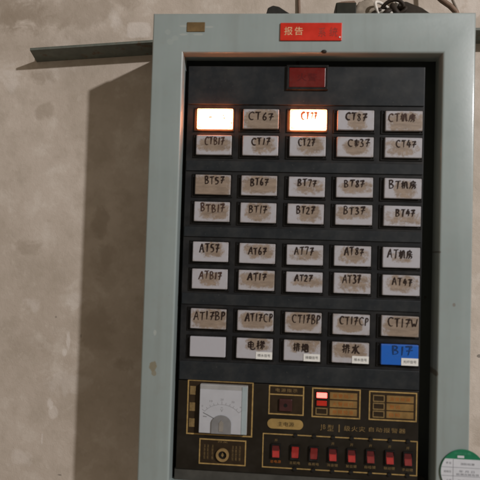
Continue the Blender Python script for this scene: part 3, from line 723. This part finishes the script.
bm = bmesh.new(); q = at(339.8, 37.2, DY - .0024); disc(bm, q.x, q.z, .0012, DY - .0032, DY - .0022, 12); finish('rivet', bm, MT['paper'], np_)
bp = doorplate('nameplate', 187, 22.4, 205, 31.9, .0012, [MT['brownplate']]); bp['label'] = 'small plain brown plate'
q = at(324, 51.6, DY); bm = bmesh.new()
bmesh.ops.create_uvsphere(bm, u_segments=14, v_segments=10, radius=.0034, matrix=Matrix.Translation((q.x, DY, q.z)) @ Matrix.Diagonal((1.3, .9, .85, 1)))
finish('rubber_stop', bm, MT['rubber'], door, smooth=True)

# ------------------------------------------------------------------ round inspection tag over the right edge of the door
q = at(463.3, 472.6, DY - .004); R_ = .0338
tg = thing('inspection_tag', (q.x, DY - .001, q.z), 'round green and white inspection tag on the lower right edge of the cabinet door', 'tag')
bm = bmesh.new(); disc(bm, q.x, q.z, R_, DY - .0022, DY - .0004, 64); finish('tag_disc', bm, MT['taggreen'], tg)
zt = q.z + .0193; r2 = R_ - .0008
ol = []
for k in range(65):
    a = math.radians(215 - 0 + 0) if False else None
a_top = math.asin(zt / 1 * 0 + .0193 / r2)
ang = [PI - a_top + (PI + 2 * a_top) * k / 60 for k in range(61)]
ol = [(q.x + r2 * math.cos(a), q.z + r2 * math.sin(a)) for a in ang]
bm = bmesh.new(); prism(bm, ol, DY - .0028, DY - .0020); card = finish('tag_card', bm, MT['tagwhite'], tg)
bm = bmesh.new(); yy = DY - .0030
for zz in (.0068, -.0062, -.0190):
    hw = math.sqrt(r2 * r2 - zz * zz) - .0006
    box(bm, q.x - hw, q.x + hw, yy, DY - .0028, q.z + zz - .00025, q.z + zz + .00025)
box(bm, q.x - .0150, q.x - .0145, yy, DY - .0028, q.z - .0185, q.z + .0063)
box(bm, q.x - .0150, q.x - .0145, yy, DY - .0028, q.z + .0073, q.z + .0190)
for wd, x_, z_, w_, h_ in (('单 位', -.0255, .0115, .008, .0034), ('消防检测', -.004, .0105, .0205, .0036), ('检验日', -.0285, -.0015, .0105, .0034), ('年 月 日', -.006, -.0008, .023, .0038), ('合格证编号有效期', -.010, -.0115, .038, .0040) if False else ('检测合格有效', -.010, -.0052, .034, .0034), ('人员', -.025, -.0145, .008, .0034), ('签字盖章', -.008, -.0150, .024, .0036)):
    text(bm, wd, q.x + x_, q.z + z_, q.x + x_ + w_, q.z + z_ + h_, yy)
finish('tag_print', bm, MT['tagprint'], tg)
bm = bmesh.new(); text(bm, '消防设备', q.x - .014, q.z + .0265, q.x + .012, q.z + .0298, DY - .0024); 
finish('tag_heading', bm, MT['tagpale'], tg)
bm = bmesh.new(); box(bm, q.x - .0085, q.x + .0015, DY - .0026, DY - .0021, q.z + .0212, q.z + .0246); finish('tag_slot', bm, MT['tagwhite'], tg)

# ------------------------------------------------------------------ steel rails on the wall either side
def rail(pts, cutback, label):
    """angle iron: a shelf leg 55 mm deep with a folded front lip, and a leg flat on the wall"""
    (xa, za), (xb, zb) = pts
    bm = bmesh.new(); y0, y1 = WY - .043, WY - .0005; t = .0045; leg = .024; dr = -.006
    prof = [(y0, 0), (y0, t), (y1 - t, t + dr), (y1 - t, leg + dr), (y1, leg + dr), (y1, dr)]
    def ring(x, z, skew):
        return [bm.verts.new((x + (skew * (y - y0) / (y1 - y0)), y, z + pz)) for y, pz in prof]
    N = 6; R = []
    for k in range(N + 1):
        f = k / N
        R.append(ring(xa + (xb - xa) * f, za + (zb - za) * f, cutback[0] * (1 - f) + cutback[1] * f))
    for A, B in zip(R, R[1:]):
        for j in range(6): bm.faces.new((A[j], A[(j + 1) % 6], B[(j + 1) % 6], B[j]))
    bm.faces.new(R[0]); bm.faces.new(R[-1])
    bmesh.ops.recalc_face_normals(bm, faces=bm.faces)
    return tag(finish('steel_rail', bm, MT['rail']), label, 'rail', 'steel rails on the wall beside the cabinet')
a = at(30, 48, WY - .043); b = at(150, 40.0, WY - .043)
sl = (b.z - a.z) / (b.x - a.x); xe = DX0 + .0025
rail(((a.x, a.z - .0045), (xe, a.z - .0045 + sl * (xe - a.x))), (-.007, 0), 'long grey green steel rail on the wall left of the cabinet')
c = at(478, 27, WY - .043)
rail(((DX1 - .0025, c.z - .006), (.62, c.z - .004)), (0, .01), 'short end of steel rail showing right of the cabinet')

# ------------------------------------------------------------------ odds and ends lying on top of the cabinet
TOPZ = DZ1
def top_at(px, py, Y): return at(px, py, Y)
# low black wedge
Y = .006; a = at(267, 13, Y); z0 = TOPZ
bm = bmesh.new(); zz = at(274, 8.3, Y).z
prism(bm, [(at(266, 10, Y).x, z0), (at(268, 10, Y).x, zz - .004), (at(273, 10, Y).x, zz), (at(279, 10, Y).x, zz - .0022), (at(291, 10, Y).x, z0 + .0015), (at(292, 10, Y).x, z0)], Y - .010, Y + .012)
bmesh.ops.bevel(bm, geom=list(bm.edges), offset=.0008, segments=2, affect='EDGES')
tag(finish('rubber_wedge', bm, MT['rubber']), 'small black rubber wedge lying on top of the cabinet, near the thin upright cable', 'wedge')
# thin upright cable against the wall
Y = WY - .004; p0 = at(299.2, 9, Y); p1 = at(297, -14, Y)
bm = bmesh.new(); tube(bm, [(p0.x, Y, TOPZ - .03), (p0.x, Y, p0.z), (p0.x - .0012, Y + .0005, (p0.z + p1.z) / 2), (p1.x, Y, p1.z), (p1.x - .003, Y, p1.z + .10), (p1.x + .004, Y, p1.z + .3)], .0026, 10)
tag(finish('thin_cable', bm, MT['cable'], smooth=True), 'thin brown cable running straight up the wall behind the cabinet top', 'cable')
# dark clip
Y = .006
x0, x1 = at(336, 6, Y).x, at(356.5, 6, Y).x; zt = at(346, 2.2, Y).z
cl = thing('cable_clamp', ((x0 + x1) / 2, Y + .015, TOPZ), 'blocky dark green cable clamp standing on top of the cabinet', 'clamp')
bm = bmesh.new(); box(bm, x0, x1, Y, Y + .032, TOPZ, zt, .0016); finish('clamp_body', bm, MT['darkgreen'], cl)
bm = bmesh.new(); prism(bm, [(x0 + .002, zt + .0002), (x1 - .0005, zt + .0002), (x1 - .003, zt + .0035), (x0 + .010, zt + .0022)], Y + .002, Y + .026); finish('clamp_jaw', bm, MT['cable'], cl)
# crumpled rag
Y = .034; bm = bmesh.new(); xc_ = at(364.5, 6, Y).x; top_ = at(364, -1, Y).z - TOPZ
rr = random.Random(5); NU, NV = 22, 14; grid = []
for i in range(NU):
    row = []
    for j in range(NV):
        u, v = i / (NU - 1), j / (NV - 1)
        hgt = (math.sin(PI * u) ** .55) * (math.sin(PI * v) ** .5)
        wob = .30 * math.sin(9 * u + 3 * v) + .25 * math.sin(15 * v - 6 * u) + rr.uniform(-.15, .15)
        row.append(bm.verts.new((xc_ + (u - .5) * .048, Y + (v - .5) * .05, TOPZ + .0004 + hgt * top_ * (.95 + .28 * wob))))
    grid.append(row)
for i in range(NU - 1):
    for j in range(NV - 1): bm.faces.new((grid[i][j], grid[i + 1][j], grid[i + 1][j + 1], grid[i][j + 1]))
edge = [grid[i][0] for i in range(NU)] + [grid[NU - 1][j] for j in range(1, NV)] + [grid[i][NV - 1] for i in range(NU - 2, -1, -1)] + [grid[0][j] for j in range(NV - 2, 0, -1)]
bm.faces.new(edge)
tag(finish('crumpled_rag', bm, MT['cloth'], smooth=True), 'crumpled dusty grey rag on top of the cabinet beside the dark green clamp', 'rag')
# tangle of wire
Y = .014; cx_ = at(386, 6, Y).x; tw = thing('wire_tangle', (cx_, Y, TOPZ), 'tangle of white and dark wire ends on top of the cabinet', 'wire tangle')
def strand(n, mat, r, ax, seed, name):
    rr = random.Random(seed); ph = [rr.uniform(0, 6) for _ in range(6)]; pts = []
    for k in range(n):
        u = k / (n - 1) * 2 * PI * .95
        pts.append((cx_ + ax * math.sin(u + ph[0]) + .006 * math.sin(2.3 * u + ph[1]), Y + .014 * math.sin(1.3 * u + ph[2]), TOPZ + r + .0125 * (1 + math.sin(1.7 * u + ph[3])) * (.6 + .4 * math.sin(u * .6 + ph[4]))))
    bm = bmesh.new(); tube(bm, pts, r, 8, mi=0); finish(name, bm, mat, tw, smooth=True)
strand(40, MT['wire'], .0030, .024, 3, 'white_wire'); strand(40, MT['wire'], .0026, .021, 8, 'white_wire')
strand(46, MT['wiredark'], .0030, .020, 5, 'dark_wire'); strand(46, MT['wiredark'], .0048, .016, 21, 'dark_wire'); strand(46, MT['wiredark'], .0028, .023, 33, 'dark_wire')
# sloping black strip
Y = .008; bm = bmesh.new()
P = [(at(398, 8, Y).x, TOPZ), (at(398, 8, Y).x, at(398, 3, Y).z), (at(406, 2, Y).x, at(406, 1.2, Y).z), (at(422, 2, Y).x, at(422, 7.5, Y).z), (at(437, 8, Y).x, TOPZ + .0012), (at(438, 8, Y).x, TOPZ)]
prism(bm, P, Y, Y + .018); bmesh.ops.bevel(bm, geom=list(bm.edges), offset=.0008, segments=2, affect='EDGES')
tag(finish('sloping_black_strip', bm, MT['board']), 'black strip with sloping upper edge on top of the cabinet', 'board')
# slanting conduit at the right
Y = .075; cd = thing('slanting_conduit', (at(462, 36, Y).x, Y, TOPZ), 'pair of slanting brown and pale cables at the cabinet top right corner', 'cable')
def line(pxs, r, mat, nm, Y):
    pts = [at(x, y, Y) for x, y in pxs]; e = pts[-1]; d = (pts[-1] - pts[-2]).normalized(); yw = WY - r - .001
    pts += [Vector((e.x + d.x * .05, Y + (yw - Y) * .45, e.z + .05)), Vector((e.x + d.x * .08, Y + (yw - Y) * .9, e.z + .11)), Vector((e.x + d.x * .09, yw, e.z + .17)), Vector((e.x + d.x * .09, yw, e.z + .75))]   # bends back to the wall and runs up it
    bm = bmesh.new(); tube(bm, pts, r, 10); finish(nm, bm, mat, cd, smooth=True)
line([(464, 36), (460, 22), (456, 12), (450, 6), (442, 0.5), (435, -6), (431, -16), (430, -30)], .0046, MT['cable'], 'brown_cable', Y)
line([(463, 36), (460, 20), (458, 11), (455, 4), (452, -3), (450, -14), (449, -32)], .0033, MT['cablepale'], 'pale_cable', Y + .012)

# ------------------------------------------------------------------ light: one lamp high to the right in front, dim warm room round it
ld = bpy.data.lights.new('room_lamp', 'POINT'); lo = bpy.data.objects.new('room_lamp', ld); C.objects.link(lo)
s = 2.7
lo.location = (DX0 + 1.10 * s, DY - 1.0 * s, DZ1 - .54 * s * -1 + H)
ld.energy = 655; ld.shadow_soft_size = .062; ld.color = (1.0, .965, .95)
wd = bpy.data.worlds.new('World'); bpy.context.scene.world = wd; wd.use_nodes = True
bg = wd.node_tree.nodes['Background']; bg.inputs['Color'].default_value = (1.0, .83, .64, 1); bg.inputs['Strength'].default_value = .275
sc = bpy.context.scene
sc.view_settings.view_transform = 'Standard'; sc.view_settings.look = 'None'; sc.view_settings.exposure = 0; sc.view_settings.gamma = 1
sc.cycles.max_bounces = 6
